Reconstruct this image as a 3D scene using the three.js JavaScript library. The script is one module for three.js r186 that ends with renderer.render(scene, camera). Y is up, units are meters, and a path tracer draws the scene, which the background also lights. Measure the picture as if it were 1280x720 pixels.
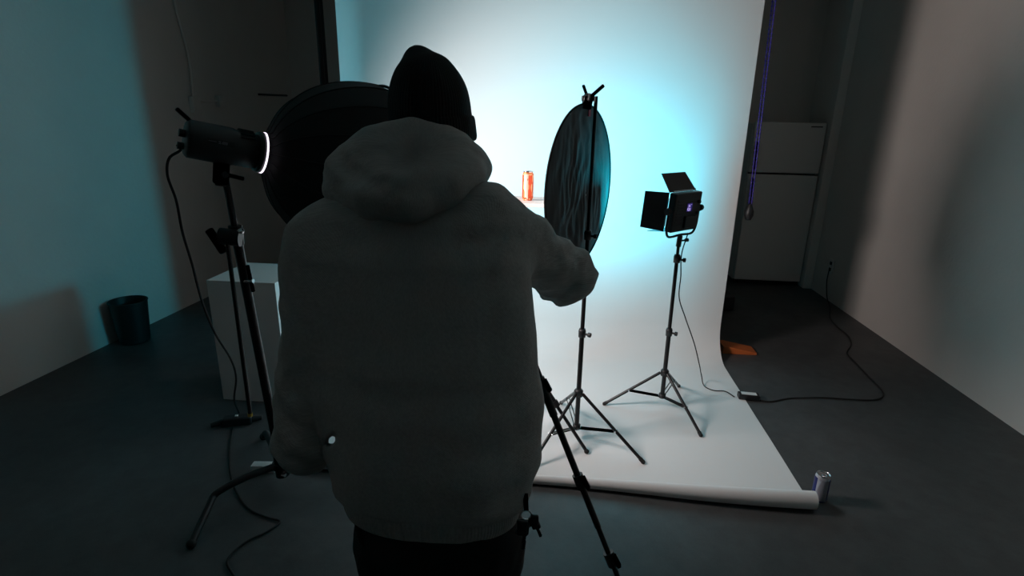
import * as THREE from 'three';
import { mergeGeometries } from 'three/addons/utils/BufferGeometryUtils.js';
import { RoundedBoxGeometry } from 'three/addons/geometries/RoundedBoxGeometry.js';
import { RectAreaLightUniformsLib } from 'three/addons/lights/RectAreaLightUniformsLib.js';
import { ImprovedNoise } from 'three/addons/math/ImprovedNoise.js';

// ------------------------------------------------------------------ camera, exposure, lights
const V = (x, y, z) => new THREE.Vector3(x, y, z);
const FOCAL = 690, EYE = V(0, 1.62, 0);
const scene = new THREE.Scene();
scene.background = new THREE.Color(0x000000);
const down = V(595 - 640, -(2650 - 360), -FOCAL).normalize();          // where the room's verticals meet, in camera axes
const deep = V(714 - 640, -(152 - 360), -FOCAL);                       // where the side walls meet
deep.addScaledVector(down, -deep.dot(down)).normalize();
const rightAxis = V(0, 0, 0).crossVectors(deep, down.clone().negate());
// rows: world x, y, z written in camera axes
const toWorld = new THREE.Matrix4().set(
  rightAxis.x, rightAxis.y, rightAxis.z, 0,
  -down.x, -down.y, -down.z, 0,
  -deep.x, -deep.y, -deep.z, 0, 0, 0, 0, 1);
const camera = new THREE.PerspectiveCamera(2 * Math.atan(360 / FOCAL) * 180 / Math.PI, 1280 / 720, 0.05, 60);
camera.position.copy(EYE);
camera.quaternion.setFromRotationMatrix(toWorld);
scene.add(camera);
const renderer = new THREE.WebGLRenderer({ antialias: true });
renderer.toneMapping = THREE.LinearToneMapping;
renderer.toneMappingExposure = 1.0;
renderer.outputColorSpace = THREE.SRGBColorSpace;
renderer.shadowMap.enabled = true;
RectAreaLightUniformsLib.init();
const SOFTBOX_POWER = 61, SOFTBOX_COLOR = new THREE.Color().setRGB(1, 0.87, 0.83);
const PANEL_POWER = 150, PANEL_COLOR = new THREE.Color().setRGB(0.0, 0.76, 1.0);

// ------------------------------------------------------------------ helpers
function ray(px, py) { return V(px - 640, -(py - 360), -FOCAL).applyMatrix4(toWorld); }
function atZ(px, py, z) { const d = ray(px, py); return EYE.clone().addScaledVector(d, z / d.z); }          // a point at a known depth
function atX(px, py, x) { const d = ray(px, py); return EYE.clone().addScaledVector(d, x / d.x); }
function atY(px, py, y = 0) { const d = ray(px, py); return EYE.clone().addScaledVector(d, (y - EYE.y) / d.y); }   // a point on the floor or a level
let seed = 7;
const rnd = () => { seed = (seed * 1664525 + 1013904223) >>> 0; return seed / 4294967296; };
const lerp = (a, b, t) => a + (b - a) * t, clamp = (x, a, b) => Math.min(b, Math.max(a, x));
const sstep = (a, b, x) => { const t = clamp((x - a) / (b - a), 0, 1); return t * t * (3 - 2 * t); };
const taken = {};
function numbered(n) { if (!(n in taken)) { taken[n] = 0; return n; } taken[n]++; return n + '_' + String(taken[n]).padStart(3, '0'); }
function tag(o, label, category, group) { o.userData.label = label; o.userData.category = category; if (group) o.userData.group = group; return o; }
function thing(name, label, category, pos = [0, 0, 0], turn = 0, group) {
  const o = new THREE.Group(); o.name = numbered(name); o.position.set(...pos); o.rotation.y = turn; scene.add(o); return tag(o, label, category, group);
}
function merge(list) {
  const gs = list.map(g => { g = g.index ? g.toNonIndexed() : g.clone(); for (const k of Object.keys(g.attributes)) if (!['position', 'normal', 'uv'].includes(k)) g.deleteAttribute(k); if (!g.attributes.uv) g.setAttribute('uv', new THREE.BufferAttribute(new Float32Array(g.attributes.position.count * 2), 2)); return g; });
  return gs.length === 1 ? gs[0] : mergeGeometries(gs);
}
function obj(name, geos, mat, parent = scene) {
  const g = Array.isArray(geos) ? merge(geos) : geos;
  const m = new THREE.Mesh(g, mat); m.name = parent === scene ? numbered(name) : name; parent.add(m); return m;
}
function single(name, label, category, geos, mat, group) { return tag(obj(name, geos, mat), label, category, group); }
function structure(name, geos, mat, parent = scene) { const m = obj(name, geos, mat, parent); if (parent === scene) m.userData.kind = 'structure'; return m; }
function box(x0, x1, y0, y1, z0, z1, r = 0) {
  const w = x1 - x0, h = y1 - y0, d = z1 - z0;
  const g = r ? new RoundedBoxGeometry(w, h, d, 3, r) : new THREE.BoxGeometry(w, h, d);
  g.translate((x0 + x1) / 2, (y0 + y1) / 2, (z0 + z1) / 2); return g;
}
function metreUV(g) {
  g = g.index ? g.toNonIndexed() : g; const p = g.attributes.position, n = g.attributes.normal, uv = new Float32Array(p.count * 2);
  for (let i = 0; i < p.count; i += 3) {
    const ax = Math.abs(n.getX(i)), ay = Math.abs(n.getY(i)), az = Math.abs(n.getZ(i));
    for (let k = i; k < i + 3; k++) {
      const x = p.getX(k), y = p.getY(k), z = p.getZ(k);
      uv[2 * k] = ax > ay && ax > az ? z : x; uv[2 * k + 1] = ay >= ax && ay >= az ? z : y;
    }
  }
  g.setAttribute('uv', new THREE.BufferAttribute(uv, 2)); return g;
}
const UPV = V(0, 1, 0);
function rod(a, b, r1, r2 = r1, seg = 14) {
  const d = b.clone().sub(a), g = new THREE.CylinderGeometry(r2, r1, d.length(), seg);
  g.applyQuaternion(new THREE.Quaternion().setFromUnitVectors(UPV, d.clone().normalize()));
  g.translate(...a.clone().add(b).multiplyScalar(0.5).toArray()); return g;
}
function ball(c, r, s = [1, 1, 1]) { const g = new THREE.SphereGeometry(r, 18, 12); g.scale(...s); g.translate(c.x, c.y, c.z); return g; }
function tube(pts, r, seg = 80, rs = 8) { return new THREE.TubeGeometry(new THREE.CatmullRomCurve3(pts, false, 'centripetal'), seg, r, rs, false); }
function lathe(profile, seg = 40) { return new THREE.LatheGeometry(profile.map(([r, y]) => new THREE.Vector2(r, y)), seg); }
// box with rounded edges between two points (w across, h the other way)
function bar(a, b, w, h, side = V(0, 0, 1), r = 0.002) {
  const d = b.clone().sub(a), L = d.length(), f = d.normalize();
  const s = side.clone().addScaledVector(f, -side.dot(f)).normalize(), u = V(0, 0, 0).crossVectors(s, f);
  const g = new RoundedBoxGeometry(w, L, h, 2, Math.min(r, w / 2.2, h / 2.2));
  g.applyMatrix4(new THREE.Matrix4().makeBasis(u, f, s)); const c = a.clone().add(b).multiplyScalar(0.5); g.translate(c.x, c.y, c.z); return g;
}

// ------------------------------------------------------------------ textures and materials
function hash(x, y, s) { let h = (x * 374761393 + y * 668265263 + s * 1442695041) | 0; h = Math.imul(h ^ (h >>> 13), 1274126177); return ((h ^ (h >>> 16)) >>> 0) / 4294967296; }
function vnoise(x, y, per, s) {
  const xi = Math.floor(x), yi = Math.floor(y), fx = x - xi, fy = y - yi, w = (n) => ((n % per) + per) % per;
  const u = fx * fx * (3 - 2 * fx), v = fy * fy * (3 - 2 * fy);
  return lerp(lerp(hash(w(xi), w(yi), s), hash(w(xi + 1), w(yi), s), u), lerp(hash(w(xi), w(yi + 1), s), hash(w(xi + 1), w(yi + 1), s), u), v);
}
function tex(n, fn, metres, srgb = true) {
  const d = new Uint8Array(n * n * 4);
  for (let y = 0; y < n; y++) for (let x = 0; x < n; x++) { const c = fn(x / n, y / n), i = (y * n + x) * 4; for (let k = 0; k < 3; k++) d[i + k] = clamp(Math.round(c[k] * 255), 0, 255); d[i + 3] = 255; }
  const t = new THREE.DataTexture(d, n, n); t.wrapS = t.wrapT = THREE.RepeatWrapping; t.magFilter = THREE.LinearFilter; t.minFilter = THREE.LinearMipmapLinearFilter; t.generateMipmaps = true;
  if (srgb) t.colorSpace = THREE.SRGBColorSpace; t.repeat.set(1 / metres, 1 / metres); t.needsUpdate = true; return t;
}
const fbm = (x, y, f, s, oct = 4) => { let v = 0, a = 0.5, t = 0; for (let o = 0; o < oct; o++) { v += a * vnoise(x * f, y * f, f, s + o); t += a; a *= 0.55; f *= 2; } return v / t; };
const g3 = (v, c = [1, 1, 1]) => [v * c[0], v * c[1], v * c[2]];
const floorMap = tex(1024, (x, y) => { const a = fbm(x, y, 4, 1, 5), b = fbm(x, y, 48, 9, 3), sp = hash(Math.floor(x * 1024), Math.floor(y * 1024), 3); return g3(0.30 + 0.08 * (a - 0.5) + 0.06 * (b - 0.5) + 0.03 * (sp - 0.5), [0.98, 1, 1.01]); }, 2.6);
const floorRough = tex(512, (x, y) => g3(0.5 + 0.25 * (fbm(x, y, 6, 21, 5) - 0.5)), 2.1, false);
const floorBump = tex(512, (x, y) => g3(0.5 + 0.6 * (fbm(x, y, 32, 31, 4) - 0.5)), 1.1, false);
const wallMap = tex(512, (x, y) => g3(0.88 + 0.05 * (fbm(x, y, 5, 41, 5) - 0.5), [1, 0.975, 0.95]), 2.3);
const wallBump = tex(512, (x, y) => g3(0.5 + 0.7 * (fbm(x, y, 60, 51, 3) - 0.5)), 1.0, false);
const knitBump = tex(512, (x, y) => g3(0.5 + 0.25 * Math.sin(y * Math.PI * 2 * 64) * Math.sin(x * Math.PI * 2 * 64) + 0.5 * (fbm(x, y, 48, 61, 3) - 0.5)), 0.22, false);
const ribBump = tex(256, (x, y) => g3(0.5 + 0.45 * Math.sin(x * Math.PI * 2 * 24)), 0.2, false);
const fleeceMap = tex(512, (x, y) => g3(0.74 + 0.10 * (fbm(x, y, 80, 71, 2) - 0.5) + 0.015 * (fbm(x, y, 6, 75, 3) - 0.5), [1, 0.985, 0.97]), 0.3);
const mat = (o) => new THREE.MeshStandardMaterial(o);
const lin = (r, g, b) => new THREE.Color().setRGB(r, g, b);
const M = {
  floor: mat({ map: floorMap, roughnessMap: floorRough, roughness: 1, bumpMap: floorBump, bumpScale: 0.0012 }),
  wall: mat({ map: wallMap, roughness: 0.8, bumpMap: wallBump, bumpScale: 0.0015 }),
  ceiling: mat({ color: lin(0.62, 0.59, 0.56), roughness: 0.9 }),
  paper: mat({ color: lin(0.80, 0.795, 0.79), roughness: 0.85, side: THREE.DoubleSide }),
  tubeCard: mat({ color: lin(0.35, 0.25, 0.16), roughness: 0.9 }),
  blackMetal: mat({ color: lin(0.018, 0.018, 0.02), roughness: 0.38, metalness: 0.3 }),
  darkTube: mat({ color: lin(0.03, 0.03, 0.032), roughness: 0.3, metalness: 0.6 }),
  blackPlastic: mat({ color: lin(0.016, 0.016, 0.018), roughness: 0.45 }),
  rubber: mat({ color: lin(0.014, 0.014, 0.014), roughness: 0.8 }),
  chrome: mat({ color: lin(0.7, 0.7, 0.72), roughness: 0.22, metalness: 1 }),
  softFabric: mat({ color: lin(0.008, 0.008, 0.009), roughness: 0.9, side: THREE.DoubleSide }),
  silver: mat({ color: lin(0.75, 0.75, 0.75), roughness: 0.35, metalness: 0.9, side: THREE.DoubleSide }),
  yellow: mat({ color: lin(0.55, 0.36, 0.04), roughness: 0.6 }),
  white: mat({ color: lin(0.74, 0.74, 0.73), roughness: 0.55 }),
  fridge: mat({ color: lin(0.66, 0.66, 0.64), roughness: 0.35 }),
  fridgeGap: mat({ color: lin(0.02, 0.02, 0.02), roughness: 0.8 }),
  reflector: mat({ color: lin(0.042, 0.045, 0.047), roughness: 0.55, side: THREE.DoubleSide }),
  reflectorWhite: mat({ color: lin(0.75, 0.75, 0.75), roughness: 0.5, side: THREE.DoubleSide }),
  hoodie: new THREE.MeshPhysicalMaterial({ map: fleeceMap, roughness: 0.95, bumpMap: knitBump, bumpScale: 0.0012, sheen: 1, sheenColor: lin(0.55, 0.55, 0.54), sheenRoughness: 0.6 }),
  rib: new THREE.MeshPhysicalMaterial({ map: fleeceMap, roughness: 0.95, bumpMap: ribBump, bumpScale: 0.0015, sheen: 1, sheenColor: lin(0.55, 0.55, 0.54), sheenRoughness: 0.6 }),
  trousers: mat({ color: lin(0.012, 0.012, 0.014), roughness: 0.85, bumpMap: knitBump, bumpScale: 0.0006 }),
  beanie: mat({ color: lin(0.010, 0.010, 0.011), roughness: 0.95, bumpMap: ribBump, bumpScale: 0.004 }),
  skin: mat({ color: lin(0.50, 0.30, 0.21), roughness: 0.6 }),
  eye: mat({ color: lin(0.7, 0.7, 0.7), roughness: 0.2 }),
  glass: mat({ color: lin(0.01, 0.01, 0.015), roughness: 0.06 }),
  red: mat({ color: lin(0.45, 0.01, 0.03), roughness: 0.6 }),
  orange: mat({ color: lin(0.55, 0.13, 0.03), roughness: 0.6 }),
  blueChain: mat({ color: lin(0.05, 0.035, 0.34), roughness: 0.4 }),
  sole: mat({ color: lin(0.5, 0.5, 0.48), roughness: 0.7 }),
};

// ------------------------------------------------------------------ the room
const XL = -3.3, XR = 2.59, ZB = -6.6, ZF = 5.5, TOP = 3.4, T = 0.15;
structure('floor', metreUV(box(XL - T, XR + T, -T, 0, ZB - T, ZF + T)), M.floor);
structure('ceiling', metreUV(box(XL - T, XR + T, TOP, TOP + T, ZB - T, ZF + T)), M.ceiling);
structure('wall_left', metreUV(box(XL - T, XL, 0, TOP, ZB - T, ZF + T)), M.wall);
structure('wall_right', metreUV(box(XR, XR + T, 0, TOP, ZB - T, ZF + T)), M.wall);
structure('wall_back', metreUV(box(XL, XR, 0, TOP, ZB - T, ZB)), M.wall);
structure('wall_front', metreUV(box(XL, XR, 0, TOP, ZF, ZF + T)), M.wall);
structure('trim_1', metreUV(box(2.502, XR, 0, TOP, -5.98, -5.84, 0.006)), M.wall);       // boxed pipe in the corner behind the fridge

// conduits on the left wall
{
  const c = thing('wall_conduit', 'painted conduit with a junction box running down the dim left wall', 'conduit', [XL, 0, -4.77]);
  obj('pipe', [tube([V(0.02, TOP, 0.10), V(0.02, 2.5, 0.07), V(0.02, 2.1, -0.01), V(0.02, 1.78, 0.0)], 0.011, 40)], M.wall, c);
  obj('junction_box', box(0, 0.05, 1.64, 1.78, -0.05, 0.05, 0.008), M.wall, c);
  obj('pipe', [rod(V(0.02, 1.74, -0.05), V(0.02, 1.75, -0.34), 0.011)], M.wall, c);
  obj('junction_box', box(0, 0.045, 1.70, 1.80, -0.42, -0.33, 0.008), M.wall, c);
}
single('wall_rail', 'short thin dark rail fixed level on the dim left wall behind the softbox', 'rail', [rod(V(XL + 0.015, 1.845, -5.85), V(XL + 0.015, 1.86, -6.45), 0.011)], M.blackPlastic);
// outlet
{
  const o = thing('wall_outlet', 'small white double outlet low on the right wall near the fridge', 'outlet', [XR, 0.33, -5.5]);
  obj('plate', box(-0.012, 0, -0.07, 0.07, -0.045, 0.045, 0.005), M.white, o);
  for (const y of [-0.03, 0.03]) obj('socket', box(-0.016, -0.008, y - 0.016, y + 0.016, -0.02, 0.02, 0.003), M.fridgeGap, o);
}

// ------------------------------------------------------------------ paper backdrop
const PXR = 1.15, PXL = -1.485;
{
  const roll = thing('backdrop_paper', 'white seamless paper backdrop sweeping down onto the floor with a rolled-up front end', 'backdrop');
  const path = [];                                    // [kind, a, b]
  const NU = 90, R = 0.24;
  const rows = [];
  for (let i = 0; i <= 24; i++) rows.push(['v', lerp(2.86, R, i / 24)]);
  for (let i = 1; i <= 14; i++) rows.push(['a', i / 14 * Math.PI / 2]);
  for (let i = 1; i <= 24; i++) rows.push(['f', i / 24]);
  for (let i = 1; i <= 56; i++) rows.push(['s', i / 56]);
  const noise = new ImprovedNoise();
  const pos = [], uv = [], idx = [];
  rows.forEach(([k, s]) => {
    for (let j = 0; j <= NU; j++) {
      const u = j / NU;
      const zw = lerp(-3.71, -3.9, u);
      let curl = 0.07 * Math.pow(clamp((0.045 - u) / 0.045, 0, 1), 1.6);
      let x = lerp(PXL, PXR, u), y, z;
      const wave = 0.006 * noise.noise(u * 3, 0.4, 0.7);
      if (k === 'v') { y = s; z = zw + curl + wave; }
      else if (k === 'a') { y = R - R * Math.sin(s); z = zw + R * (1 - Math.cos(s)) + curl * (1 - s / 1.571) + wave * (1 - s / 1.571); }
      else {
        const zf = -2.2 + 0.012 * Math.sin(u * 9);
        const tF = k === 'f' ? s : 1;
        x = lerp(lerp(PXL, -1.22, tF), PXR, u);
        if (k === 'f') { y = 0; z = lerp(zw + R, zf, s); y += 0.004 * Math.max(0, noise.noise(u * 5, s * 4, 3.3)); }
        else {
          const r0 = lerp(0.020, 0.041, sstep(0.4, 1.0, u)) * (1 - 0.25 * s), a = s * Math.PI * 2 * 1.85;
          y = lerp(0.020, 0.041, sstep(0.4, 1.0, u)) - r0 * Math.cos(a); z = zf + r0 * Math.sin(a);
        }
      }
      pos.push(x, y + 0.004, z); uv.push(x, y);
    }
  });
  for (let i = 0; i < rows.length - 1; i++) for (let j = 0; j < NU; j++) { const a = i * (NU + 1) + j, b = a + NU + 1; idx.push(a, b, a + 1, b, b + 1, a + 1); }
  const g = new THREE.BufferGeometry(); g.setAttribute('position', new THREE.Float32BufferAttribute(pos, 3)); g.setAttribute('uv', new THREE.Float32BufferAttribute(uv, 2)); g.setIndex(idx); g.computeVertexNormals();
  obj('paper_sheet', g, M.paper, roll);
  obj('paper_roll', [rod(V(PXL, 2.92, -3.78), V(PXR, 2.92, -3.97), 0.062, 0.062, 32)], M.paper, roll);
  obj('cardboard_core', [rod(V(PXL - 0.08, 2.92, -3.775), V(PXR + 0.08, 2.92, -3.975), 0.028, 0.028, 20)], M.tubeCard, roll);
}
// poles that carry the roll
{
  const mk = (x, z, label) => {
    const t = thing('backdrop_pole', label, 'pole', [x, 0, z]);
    obj('pole', [rod(V(0, 0.03, 0), V(0, 1.75, 0), 0.022), rod(V(0, 1.7, 0), V(0, TOP - 0.03, 0), 0.018)], M.blackMetal, t);
    obj('foot', lathe([[0, 0], [0.045, 0], [0.045, 0.012], [0.024, 0.04], [0, 0.04]], 24), M.rubber, t);
    obj('head', lathe([[0, TOP - 0.04], [0.02, TOP - 0.04], [0.045, TOP - 0.012], [0.045, TOP], [0, TOP]], 24), M.rubber, t);
    obj('hook', [bar(V(0, 2.80, 0), V(0, 2.92, 0.09), 0.02, 0.02)], M.blackMetal, t);
    return t;
  };
  mk(-1.70, -3.86, 'black floor-to-ceiling pole beside the backdrop edge above the softbox');
  const p2 = mk(-1.79, -4.12, 'second thin black pole behind the pole at the backdrop edge');
}
// blue bead chain with weight
{
  const c = thing('bead_chain', 'blue plastic bead chain with a dark weight hanging beside the backdrop', 'chain');
  const a = V(1.205, 2.95, -3.95), b = V(1.252, 1.10, -3.95), beads = [];
  const n = 70;
  for (let i = 0; i <= n; i++) { const p = a.clone().lerp(b, i / n); for (const s of [-1, 1]) beads.push(new THREE.SphereGeometry(0.0068, 6, 4).translate(p.x + s * 0.007, p.y, p.z + s * 0.006)); }
  const ch = obj('beads', beads, M.blueChain, c); ch.userData.kind = 'stuff';
  obj('cord', [rod(a.clone().add(V(-0.007, 0, -0.006)), b.clone().add(V(-0.007, 0, -0.006)), 0.003, 0.003, 6), rod(a.clone().add(V(0.007, 0, 0.006)), b.clone().add(V(0.007, 0, 0.006)), 0.003, 0.003, 6)], M.blueChain, c);
  obj('weight', lathe([[0, -0.095], [0.018, -0.09], [0.03, -0.06], [0.03, -0.03], [0.018, 0.0], [0.012, 0.02], [0, 0.02]], 20).translate(b.x, b.y - 0.01, b.z), M.blackPlastic, c);
}

// ------------------------------------------------------------------ fridge
{
  const f = thing('refrigerator', 'white top-freezer refrigerator against the back wall beside the backdrop', 'refrigerator', [2.15, 0, -5.9]);
  obj('body', box(-0.34, 0.34, 0.035, 1.655, -0.66, -0.075, 0.012), M.fridge, f);
  obj('gasket', box(-0.325, 0.325, 0.06, 1.645, -0.08, -0.055), M.fridgeGap, f);
  const fd = obj('freezer_door', box(-0.34, 0.34, 1.175, 1.665, -0.06, 0, 0.014), M.fridge, f);
  const rd = obj('fridge_door', box(-0.34, 0.34, 0.05, 1.158, -0.06, 0, 0.014), M.fridge, f);
  obj('badge', box(0.19, 0.30, 1.622, 1.632, -0.001, 0.003, 0.001), M.fridgeGap, fd);
  obj('handle', [bar(V(-0.30, 1.20, 0.035), V(-0.30, 1.48, 0.035), 0.024, 0.016), bar(V(-0.30, 1.21, -0.005), V(-0.30, 1.21, 0.035), 0.022, 0.02), bar(V(-0.30, 1.47, -0.005), V(-0.30, 1.47, 0.035), 0.022, 0.02)], M.fridge, fd);
  obj('handle', [bar(V(-0.30, 0.72, 0.035), V(-0.30, 1.12, 0.035), 0.024, 0.016), bar(V(-0.30, 0.73, -0.005), V(-0.30, 0.73, 0.035), 0.022, 0.02), bar(V(-0.30, 1.11, -0.005), V(-0.30, 1.11, 0.035), 0.022, 0.02)], M.fridge, rd);
  obj('kick_plate', box(-0.32, 0.32, 0.005, 0.05, -0.10, -0.07), M.fridgeGap, f);
  for (const x of [-0.29, 0.29]) for (const z of [-0.62, -0.12]) obj('foot', [rod(V(x, 0, z), V(x, 0.04, z), 0.018)], M.blackPlastic, f);
}

// ------------------------------------------------------------------ pedestal and bin, box
{
  // white display plinth: five panels butted together
  const p = thing('plinth', 'white box plinth behind the softbox stand', 'plinth', [-1.79, 0, -2.985], 0.01);
  const w = 0.20, d = 0.205, h = 0.74, t = 0.016;
  obj('top_panel', box(-w, w, h - t, h, -d, d, 0.002), M.white, p);
  obj('side_panel', box(-w, w, 0, h - t, d - t, d, 0.002), M.white, p);
  obj('side_panel', box(-w, w, 0, h - t, -d, -d + t, 0.002), M.white, p);
  obj('side_panel', box(-w, -w + t, 0, h - t, -d + t, d - t, 0.002), M.white, p);
  obj('side_panel', box(w - t, w, 0, h - t, -d + t, d - t, 0.002), M.white, p);
}
{
  const b = thing('waste_bin', 'black plastic bin on the floor against the blue-lit wall', 'bin', [-3.16, 0, -3.53]);
  const ring = (r, y) => [r, y];
  obj('tub', lathe([ring(0, 0), ring(0.095, 0), ring(0.10, 0.012), ring(0.122, 0.315), ring(0.117, 0.315), ring(0.094, 0.015), ring(0, 0.015)], 40), M.blackPlastic, b);
  const rim = new THREE.TorusGeometry(0.122, 0.005, 8, 40); rim.rotateX(Math.PI / 2); rim.translate(0, 0.315, 0);
  obj('rim', rim, M.blackPlastic, b);
}
{
  const q = atY(331, 588, 0), b = thing('small_box', 'small white box on the floor behind the grip stand base', 'box', [q.x, 0, q.z], 0.1);
  obj('carton', box(-0.055, 0.055, 0, 0.034, -0.02, 0.02, 0.002), M.white, b);
  obj('lid_flap', box(-0.056, 0.056, 0.033, 0.036, -0.021, 0.021, 0.001), M.white, b);
}
// little things behind the backdrop's right edge
{
  const s = new THREE.Shape(); s.moveTo(0, 0); s.lineTo(0.24, 0); s.lineTo(0.24, 0.012); s.lineTo(0.03, 0.05); s.lineTo(0, 0.05);
  const g = new THREE.ExtrudeGeometry(s, { depth: 0.13, bevelEnabled: true, bevelSize: 0.003, bevelThickness: 0.003, bevelSegments: 2 });
  const m = single('floor_wedge', 'orange wedge lying on the floor by the backdrop edge', 'wedge', g, M.orange);
  m.position.set(1.20, 0.003, -4.06); m.rotation.y = 0.02;
}
{
  const c = thing('equipment_case', 'small black case on the dark floor behind the backdrop', 'case', [1.42, 0, -5.02], 0.2);
  obj('shell', box(-0.13, 0.13, 0, 0.15, -0.09, 0.09, 0.02), M.blackPlastic, c);
  obj('handle', [tube([V(-0.05, 0.148, 0), V(-0.05, 0.185, 0), V(0.05, 0.185, 0), V(0.05, 0.148, 0)], 0.007, 24)], M.rubber, c);
}

// ------------------------------------------------------------------ drinks cans
function canBody(r, h) { return lathe([[0, 0.006], [r * 0.72, 0.004], [r * 0.78, 0], [r * 0.84, 0.003], [r * 0.98, 0.012], [r, 0.018], [r, h - 0.02], [r * 0.985, h - 0.016], [r * 0.84, h - 0.004]], 40); }
function canLid(r, h) { return lathe([[r * 0.84, h - 0.004], [r * 0.87, h - 0.001], [r * 0.87, h], [r * 0.83, h], [r * 0.80, h - 0.006], [0, h - 0.006]], 40); }
function canPrint(fn) {
  const n = 256; const t = tex(n, fn, 1); t.repeat.set(1, 1); return mat({ map: t, roughness: 0.3, metalness: 0.45 });
}
function can(name, label, pos, r, h, m, turn) {
  const c = thing(name, label, 'can', pos, turn);
  obj('body', canBody(r, h), m, c); obj('lid', canLid(r, h), M.chrome, c);
  const tab = new THREE.TorusGeometry(0.008, 0.002, 6, 16); tab.rotateX(Math.PI / 2); tab.scale(1, 0.6, 1.3); tab.translate(0, h - 0.0035, 0.006);
  obj('pull_tab', tab, M.chrome, c); return c;
}
can('drink_can', 'silver and blue drink can standing on the floor by the rolled paper end', [1.20, 0, -2.262], 0.033, 0.135,
  canPrint((x, y) => { const q = (Math.floor(x * 4 + (y > 0.5 ? 0 : 0)) % 2) ^ (y > 0.52 ? 1 : 0); const band = y > 0.90 || y < 0.08; return band ? [0.75, 0.75, 0.78] : q ? [0.13, 0.16, 0.42] : [0.72, 0.73, 0.78]; }), 0.5);
can('drink_can', 'red and orange slim can on the small product table', [-0.187, 1.268, -2.6], 0.0268, 0.134,
  canPrint((x, y) => { const w = Math.abs(((x * 3) % 1) - 0.5) < 0.13; const n = vnoise(x * 14, y * 22, 64, 5); const band = y > 0.92 || y < 0.06; return band ? [0.85, 0.5, 0.3] : w && n > 0.3 ? [0.96, 0.86, 0.76] : n > 0.6 ? [0.94, 0.66, 0.45] : [0.84, 0.30, 0.14]; }), 0.9);

// ------------------------------------------------------------------ light stands
// centre c, spread R, three leg angles, hub height and pole joints
function lightStand(name, label, c, R, angles, hubY, footY, joints, topY, lean = 0) {
  const s = thing(name, label, 'light stand', c);
  const radii = [0.0125, 0.0105, 0.0085];
  let y0 = footY;
  joints.concat([topY]).forEach((y1, i) => {
    obj('pole', [rod(V(0, y0, 0), V(0, y1, 0), radii[i])], M.darkTube, s);
    if (i < joints.length) {
      const col = obj('collar', lathe([[0, y1 - 0.035], [0.018, y1 - 0.033], [0.019, y1], [0.015, y1 + 0.012], [0, y1 + 0.012]], 20), M.blackPlastic, s);
      obj('knob', [rod(V(0.01, y1 - 0.014, 0.005), V(0.036, y1 - 0.014, 0.018), 0.006), rod(V(0.03, y1 - 0.014, 0.015), V(0.042, y1 - 0.014, 0.021), 0.012)], M.blackPlastic, col);
    }
    y0 = y1 - 0.03;
  });
  obj('hub', [lathe([[0, hubY - 0.02], [0.022, hubY - 0.018], [0.024, hubY + 0.012], [0.016, hubY + 0.022], [0, hubY + 0.022]], 20)], M.blackPlastic, s);
  obj('lower_hub', [lathe([[0, footY - 0.012], [0.02, footY - 0.01], [0.02, footY + 0.014], [0, footY + 0.014]], 20)], M.blackPlastic, s);
  for (const a of angles) {
    const d = V(Math.cos(a), 0, Math.sin(a)), side = V(-d.z, 0, d.x);
    const h0 = V(0, hubY, 0).addScaledVector(d, 0.024), f0 = V(0, 0.012, 0).addScaledVector(d, R);
    const leg = obj('leg', [rod(h0, f0, 0.0085)], M.darkTube, s);
    obj('rubber_foot', [rod(f0.clone().lerp(h0, 0.05), f0.clone().lerp(h0, -0.01), 0.0105), ball(f0, 0.0112)], M.rubber, leg);
    const b0 = V(0, footY, 0).addScaledVector(d, 0.02), b1 = h0.clone().lerp(f0, 0.56);
    obj('brace', [bar(b0.clone().addScaledVector(side, 0.009), b1.clone().addScaledVector(side, 0.009), 0.009, 0.003, side, 0.001), bar(b0.clone().addScaledVector(side, -0.009), b1.clone().addScaledVector(side, -0.009), 0.009, 0.003, side, 0.001)], M.darkTube, s);
    obj('rivet', [rod(b1.clone().addScaledVector(side, -0.013), b1.clone().addScaledVector(side, 0.013), 0.005)], M.chrome, s);
  }
  return s;
}
const deg = (a) => a * Math.PI / 180;
const LEDC = V(0.612, 0, -3.02);
const ls1 = lightStand('light_stand', 'black light stand carrying the barn-door panel on the white paper', LEDC.toArray(), 0.335, [deg(178.5), deg(60), deg(-62)], 0.235, 0.085, [0.50, 0.93], 1.045);
const REFC = V(0.105, 0, -2.62);
const ls2 = lightStand('light_stand', 'black light stand holding up the oval reflector on the white paper', REFC.toArray(), 0.378, [deg(29), deg(127), deg(257)], 0.275, 0.075, [0.62, 1.12], 1.735);

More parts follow.
